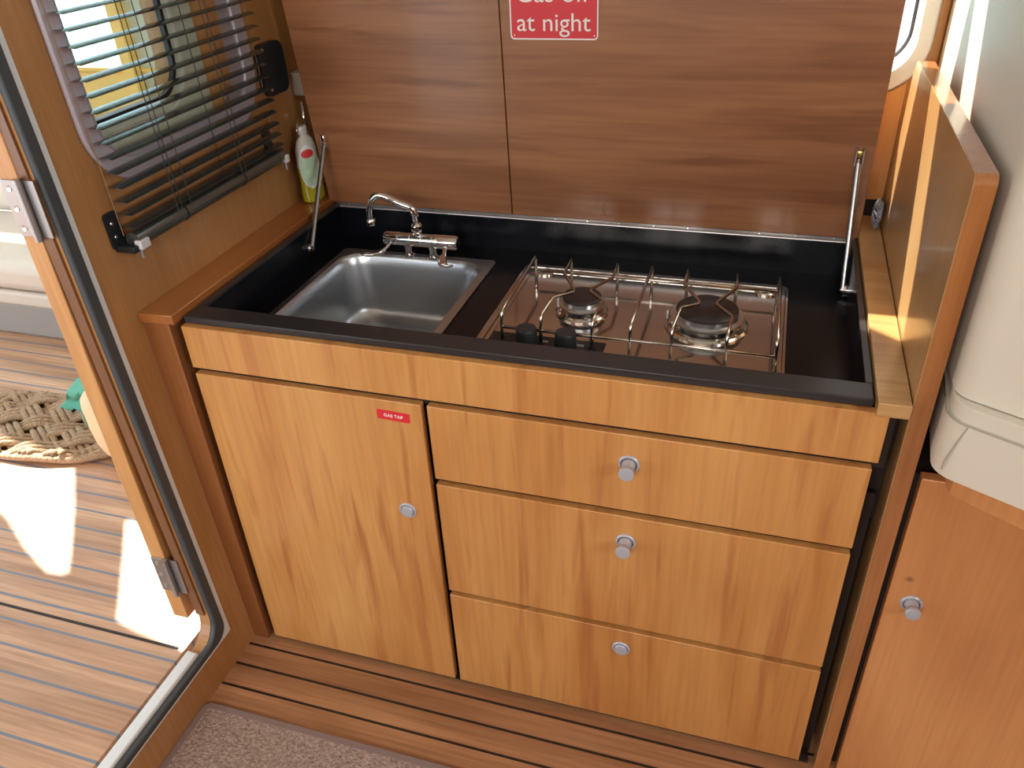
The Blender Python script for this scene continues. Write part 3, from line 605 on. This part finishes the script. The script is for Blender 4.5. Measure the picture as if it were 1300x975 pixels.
def burner(x, y, r):
    b = obj('burner', lathe((x, y, PZ), (0, 0, 1), [(r*1.36, 0), (r*1.36, 0.0025), (r*1.28, 0.0045), (r*1.20, 0.003), (r*1.12, 0.003), (r*1.06, 0.011), (r*0.98, 0.012)], n=48), M_plate, hb, smooth='auto')
    obj('burner_ring', lathe((x, y, PZ+0.010), (0, 0, 1), [(r*0.90, 0), (r*0.90, 0.003), (r*1.16, 0.0045), (r*1.18, 0.008), (r*1.04, 0.0095), (r*1.02, 0.016), (r*0.9, 0.017)], n=48), M_alu, b, smooth='auto')
    obj('burner_cap', lathe((x, y, PZ+0.024), (0, 0, 1), [(r*0.94, 0), (r*1.0, 0.0012), (r*1.0, 0.0048), (r*0.95, 0.0064), (0, 0.0072)], n=48), M_cap, b, smooth='auto')
    obj('flame_ports', lathe((x, y, PZ), (0, 0, 1), [(r*0.96, 0.001), (r*0.92, 0.027)], n=48), M_bk, b)
    obj('spark_pin', tube([(x-r*1.28, y+0.004, PZ), (x-r*1.28, y+0.004, PZ+0.019)], 0.0026, n=10), M_alu, b, smooth='auto')
burner(0.5625, 0.272, 0.0315); burner(0.7615, 0.270, 0.0475)
# wire pan support
gz, rz = -0.006, -0.031; GY0, GY1 = 0.164, 0.369; wr = 0.0027
ps = obj('pan_support', tube([(0.4605, GY0-0.004, rz), (0.867, GY0-0.004, rz)], wr, n=8), M_wire, hb, smooth=True)
def wire(P, r=wr, name='grate_wire'):
    obj(name, tube(P, r, n=8), M_wire, ps, smooth=True)
wire([(0.4575, GY1, rz), (0.864, GY1, rz)])
def bar(xf, xb, mid):
    P = [(xf, GY0-0.004, PZ+0.0005), (xf, GY0-0.004, rz), (xf, GY0-0.002, gz-0.012), (xf, GY0, gz-0.003), (xf, GY0+0.003, gz)]
    P += [(x, y, gz) for x, y in mid]
    P += [(xb, GY1-0.003, gz), (xb, GY1, gz-0.003), (xb, GY1, rz), (xb, GY1, PZ+0.0005)]
    wire(P)
bar(0.4615, 0.4575, []); bar(0.5240, 0.5215, [(0.526, 0.224), (0.5535, 0.249), (0.5535, 0.258), (0.5225, 0.314)])
bar(0.6035, 0.6020, [(0.6055, 0.229), (0.579, 0.257), (0.579, 0.266), (0.6040, 0.3115)])
bar(0.6605, 0.6605, []); bar(0.7210, 0.7190, [(0.724, 0.231), (0.7490, 0.250), (0.7490, 0.259), (0.7200, 0.314)])
bar(0.7990, 0.7990, [(0.8015, 0.219), (0.7760, 0.253), (0.7760, 0.262), (0.8000, 0.316)]); bar(0.8670, 0.8645, [])

# ---------------------------------------------------------------- raised lid
LT = 0.533
lid = thing('counter_lid', (0.47, 0.512, 0.01), 'dark reddish-brown two-leaf wooden lid raised upright behind the worktop', 'lid')
def leftx(z): return -0.0105-0.0845*(z-0.009)
obj('lid_leaf', prism([[(leftx(0.013), 0.013), (0.3730, 0.013), (0.3640, LT), (leftx(LT)+0.005, LT)]], 0.505, 0.521, XZ), M_lid, lid, bevel=0.0012)
obj('lid_leaf', prism([[(0.3746, 0.013), (0.9830, 0.013), (0.9830, LT), (0.3656, LT)]], 0.505, 0.521, XZ), M_lid, lid, bevel=0.0012)
obj('light_block_strip', box(0.352, 0.388, 0.5212, 0.527, 0.03, LT-0.01), M_dark, lid)  # hidden strip added to block light leaking between the two leaves
hg = obj('piano_hinge', box(0.004, 0.978, 0.5035, 0.5050, 0.001, 0.0135), M_hinge, lid)
obj('hinge_pin', tube([(0.004, 0.5015, 0.0065), (0.978, 0.5015, 0.0065)], 0.0022, n=10), M_hinge, hg, smooth='auto')
for k in range(16): obj('screw', lathe((0.03+k*0.061, 0.5035, 0.0108), (0, -1, 0), [(0.0018, 0), (0.0014, 0.0007), (0, 0.0008)], n=8), M_chrome, hg, smooth='auto')

def strut(a, b, label):
    a, b = Vector(a), Vector(b); t = thing('lid_strut', tuple(a), label, 'strut', None)
    obj('strut_tube', tube([a, a.lerp(b, 0.97)], 0.0048, n=14), M_strut, t, smooth='auto')
    obj('strut_rod', tube([a.lerp(b, 0.93), b], 0.0026, n=10), M_chrome, t, smooth='auto')
    return t
# left strut
t = strut((0.018, 0.3640, -0.026), (0.0035, 0.4970, 0.134), 'slim steel lid strut at the left end of the worktop beside the bottle')
ef = obj('end_fitting', lathe((0.0128, 0.3640, -0.026), (1, 0, 0), [(0.0085, 0), (0.0085, 0.003), (0.005, 0.004), (0.005, 0.009), (0, 0.0095)], n=16), M_chrome, t, smooth='auto')
obj('end_fitting', box(0.0000, 0.0085, 0.4905, 0.5045, 0.124, 0.150), M_chrome, t, bevel=0.002)
obj('end_fitting', lathe((0.0128, 0.374, -0.032), (1, 0, 0), [(0.0065, 0), (0.0065, 0.004), (0, 0.0045)], n=14), M_chrome, t, smooth='auto')
t = strut((0.966, 0.4240, -0.044), (0.960, 0.4960, 0.150), 'slim steel lid strut at the right end of the worktop by the partition')
obj('end_fitting', lathe((0.9722, 0.4240, -0.044), (-1, 0, 0), [(0.0085, 0), (0.0085, 0.003), (0.005, 0.004), (0.005, 0.010), (0, 0.0105)], n=16), M_chrome, t, smooth='auto')
obj('end_fitting', lathe((0.9722, 0.434, -0.052), (-1, 0, 0), [(0.0065, 0), (0.0065, 0.004), (0, 0.0045)], n=14), M_chrome, t, smooth='auto')
bk = obj('end_fitting', box(0.9535, 0.9555, 0.4900, 0.5045, 0.140, 0.166), M_hinge, t); box_ = box(0.9645, 0.9665, 0.4900, 0.5045, 0.140, 0.166); obj('end_fitting', box_, M_hinge, t)
obj('clevis_bolt', lathe((0.960, 0.5048, 0.157), (0, -1, 0), [(0.0052, 0), (0.0052, 0.006), (0.003, 0.0068), (0, 0.0068)], n=6), M_brass, t, smooth='auto')

# sign on the lid
sg = thing('sign', (0.459, 0.5045, 0.321), 'red sign with white lettering fixed to the raised wooden lid', 'sign')
S0, S1, SZ0, SZ1 = 0.3865, 0.5350, 0.3215, 0.425
obj('sign_plate', prism([rrect(S0, S1, SZ0, SZ1, 0.007)], 0.5035, 0.5048, XZ), M_red, sg)
obj('sign_border', prism([rrect(S0, S1, SZ0, SZ1, 0.007), rrect(S0+0.0022, S1-0.0022, SZ0+0.0022, SZ1-0.0022, 0.005)], 0.5028, 0.5035, XZ), M_lett, sg)
for (x, z) in ((S0+0.0065, SZ0+0.0065), (S1-0.0065, SZ0+0.0065)):
    obj('rivet', lathe((x, 0.5035, z), (0, -1, 0), [(0.0013, 0), (0.0010, 0.0006), (0, 0.0007)], n=10), M_lett, sg)
def fit_text(s, x0, x1, zb, hgt, parent):
    bm = text_mesh(s, 0.04, lambda a, b: (a, b, 0))
    xs = [v.co.x for v in bm.verts]; ks = (x1-x0)/(max(xs)-min(xs)); mn = min(xs); kz = hgt/0.04
    for v in bm.verts: v.co = Vector((x0+(v.co.x-mn)*ks, 0.5031, zb+v.co.y*kz))
    obj('lettering', bm, M_lett, parent)
fit_text('at night', 0.3985, 0.5225, 0.3350, 0.0390, sg); fit_text('Gas off', 0.3985, 0.5205, 0.3785, 0.0390, sg)

# ---------------------------------------------------------------- bottle of washing-up liquid
bt = thing('soap_bottle', (-0.038, 0.478, 0.0205), 'washing-up liquid bottle, half full of yellow soap, on the left ledge by the lid', 'bottle')
bx, by = -0.0375, 0.494
def bott(prof, mt_, name, par, k=1.0, sy_=0.62):
    return obj(name, lathe((bx, by, 0.0206), (0, 0, 1), [(r*k, h) for r, h in prof], n=28, sx_=sy_, sy_=1.0), mt_, par, smooth='auto')
body = bott([(0.024, 0), (0.030, 0.004), (0.0305, 0.020), (0.0285, 0.040), (0.0300, 0.070)], M_liq, 'soap', bt)
bott([(0.0300, 0.0702), (0.0298, 0.085), (0.0280, 0.102), (0.0205, 0.119), (0.011, 0.127), (0.009, 0.130)], M_clear, 'bottle_shell', bt)
bott([(0.0095, 0.1305), (0.0120, 0.131), (0.0120, 0.140), (0.010, 0.145), (0, 0.146)], M_clear, 'cap', bt)
def rad(z):
    P = [(0.0305, 0.020), (0.0285, 0.040), (0.0300, 0.070), (0.0298, 0.085), (0.0280, 0.102), (0.0205, 0.119), (0.011, 0.128)]
    for (r0, z0), (r1, z1) in zip(P, P[1:]):
        if z0 <= z <= z1: return r0+(r1-r0)*(z-z0)/(z1-z0)
    return 0.03
def sticker(zc, hz, ha, k, th0=math.radians(-42), n=12):
    bm = bmesh.new(); rows = []
    for i in range(n+1):
        v = -1+2*i/n; v *= 0.995; z = zc+hz*v; w = ha*math.sqrt(1-v*v)
        rows.append([bm.verts.new((bx+0.62*rad(z)*k*math.cos(th0+w*u/5), by+rad(z)*k*math.sin(th0+w*u/5), 0.0206+z)) for u in range(-5, 6)])
    for a, b in zip(rows, rows[1:]):
        for q in range(10): bm.faces.new((a[q], a[q+1], b[q+1], b[q]))
    return bm
lb = obj('bottle_label', sticker(0.072, 0.042, math.radians(56), 1.035), M_white, bt, smooth=True)
obj('label_print', sticker(0.070, 0.036, math.radians(44), 1.055), M_label, lb, smooth=True)
obj('label_mark', sticker(0.098, 0.008, math.radians(30), 1.10), M_labelr, lb, smooth=True)
hk = thing('wire_hook', (-0.04, 0.50, 0.18), 'chrome wire hook hanging above the soap bottle below the grey box', 'hook')
obj('hook_rod', tube([(-0.055, 0.535, 0.200), (-0.052, 0.530, 0.17), (-0.050, 0.527, 0.145)], 0.003, n=10), M_chrome, hk, smooth=True)
obj('wire_loop', tube([(-0.050, 0.515+0.022*math.cos(2*PI*i/24), 0.150+0.022*math.sin(2*PI*i/24)) for i in range(24)], 0.0010, n=6, closed=True), M_chrome, hk, smooth=True)

# ---------------------------------------------------------------- right ledge, partition
rl = thing('right_ledge', (1.0, 0.3, 0.0), 'pale varnished wooden ledge between the worktop and the partition', 'ledge')
obj('ledge_top', prism([[(0.9825, -0.008), (1.0195, -0.008), (1.0195, 0.60), (0.9825, 0.60)]], 0.001, 0.020, XY), M_ledger, rl, bevel=0.0012)
obj('ledge_support', box(0.9835, 1.0190, 0.045, 0.60, -0.20, 0.0008), M_dark, rl)
pr = thing('partition', (1.03, 0.26, FLOOR), 'tall varnished wooden partition panel at the right end of the galley', 'partition')
PF = 0.0
def pl(r): return rrect(PF, 0.56, FLOOR, 0.292, [0.0005, 0.0005, 0.035, 0.012], 8)
obj('partition_core', prism([pl(0)], 1.0205, 1.0215, YZ), M_part, pr)
obj('lipped_board', prism([pl(0)], 1.0217, 1.0425, YZ), M_lip, pr, bevel=0.0018, seg=3)

# wire wool on the ledge
random.seed(3)
pts = []; c0 = Vector((1.0095, 0.540, 0.0465))
for i in range(420):
    a = i*0.9+random.uniform(-.4, .4); b = i*0.37; r = random.uniform(0.012, 0.0235)
    pts.append(c0+Vector((math.cos(a)*math.sin(b)*r*0.40, math.sin(a)*math.sin(b)*r, math.cos(b)*r*1.1)))
wl = obj('scouring_pad', tube(pts, 0.0011, n=4), M_wool); tag(wl, 'grey wire scouring pad at the back of the right ledge against the partition', 'scourer')

# ---------------------------------------------------------------- side cupboard right of the partition
sc_ = thing('side_cupboard', (1.3, 0.3, FLOOR), 'plain wooden cupboard under the cream seat, right of the partition', 'cupboard')
sd_ = obj('cupboard_door', box(1.0535, 1.62, 0.004, 0.020, FLOOR+0.004, -0.090), M_rightdoor, sc_, bevel=0.0015)
obj('carcass', box(1.0445, 1.62, 0.022, 0.60, FLOOR, -0.096), M_dark, sc_)
obj('seat_board', prism([[(1.072, 0.10), (1.080, -0.022), (1.20, -0.100), (1.62, -0.39), (1.62, 0.60), (1.072, 0.60)]], -0.0885, -0.0475, XY), M_rightdoor, sc_, bevel=0.001)
def knob_at(parent, x, y, z):
    k = obj('knob', lathe((x, y, z), (0, -1, 0), [(0.0145, 0), (0.0145, 0.0012), (0.0130, 0.0028), (0.0110, 0.0028), (0.0108, 0.0008), (0, 0.0008)], n=36), M_knob, parent, smooth='auto')
    obj('knob_gasket', lathe((x, y, z), (0, -1, 0), [(0.0108, 0.0009), (0.0108, 0.0018), (0, 0.0018)], n=30), M_bk, k, smooth='auto')
    obj('knob_button', lathe((x, y, z), (0, -1, 0), [(0.0098, 0.001), (0.0094, 0.004), (0.0072, 0.009), (0.0070, 0.012), (0.0090, 0.015), (0.0104, 0.0175), (0.0104, 0.020), (0.009, 0.022), (0, 0.023)], n=36), M_knob, k, smooth='auto')
knob_at(sd_, 1.0850, 0.004, -0.303)

# cream seat
def cushion(loop, z0, z1, name, parent, r=0.02):
    o = obj(name, prism([loop], z0, z1, XY), M_cream, parent, bevel=r, seg=5); return o
seat = thing('cream_seat', (1.3, 0.2, -0.068), 'cream leather seat with a tall backrest, right of the wooden partition', 'seat')
def arc(cx, cy, r, a0, a1, n=8): return [(cx+r*math.cos(math.radians(a0+(a1-a0)*k/n)), cy+r*math.sin(math.radians(a0+(a1-a0)*k/n))) for k in range(n+1)]
back = [(1.060, 0.60), (1.0545, 0.06)]+arc(1.0845, -0.005, 0.030, 180, 248, 6)+[(1.20, -0.100), (1.62, -0.40), (1.62, 0.60)]
cushion(back, 0.052, 0.98, 'backrest', seat, 0.014)
def low(d): return [(1.085, 0.60), (1.062-d, 0.06)]+arc(1.0845, -0.020, 0.030+d, 180, 248, 6)+[(1.20, -0.115-d), (1.62, -0.41-d), (1.62, 0.60)]
cushion(low(0.0), 0.030, 0.0505, 'seat_cushion_top', seat, 0.009)
cushion(low(0.004), -0.046, 0.030, 'seat_cushion_front', seat, 0.016)
def seam(pts): obj('stitched_seam', tube(pts, 0.0009, n=6), M_thread, seat, smooth=True)
seam([(x, y, 0.0305) for x, y in low(0.0045)[1:11]]); seam([(x, y, 0.0455) for x, y in low(-0.001)[7:11]])
a_ = low(0.005)[7]; seam(smooth_path([(a_[0]+0.004, a_[1]-0.0005, 0.030), (a_[0]-0.001, a_[1]+0.001, 0.010), (a_[0]-0.007, a_[1]+0.004, -0.02), (a_[0]-0.008, a_[1]+0.006, -0.036)], 4))

# ---------------------------------------------------------------- carpet
cp_ = thing('carpet', (0.6, -0.8, FLOOR), 'grey-brown woven carpet with a bound edge on the saloon floor', 'carpet')
CA = (-0.045, 1.4, -1.9, -0.166)
obj('carpet_pile', prism([rrect(CA[0]+0.012, CA[1], CA[2], CA[3]-0.012, [0, 0, 0, 0.006])], FLOOR+0.0005, FLOOR+0.007, XY), M_carpet, cp_)
obj('carpet_binding', prism([rrect(*CA, [0, 0, 0, 0.016]), rrect(CA[0]+0.0118, CA[1]-0.001, CA[2]+0.001, CA[3]-0.0118, [0, 0, 0, 0.006])], FLOOR+0.0005, FLOOR+0.0075, XY), M_bind, cp_, bevel=0.002)

# ---------------------------------------------------------------- lift the whole place so that the saloon floor is at z = 0
for o in list(bpy.data.objects):
    if o.parent is None and o.type in {'MESH', 'EMPTY'}: o.location.z -= FLOOR
    if '_w' in o: del o['_w']
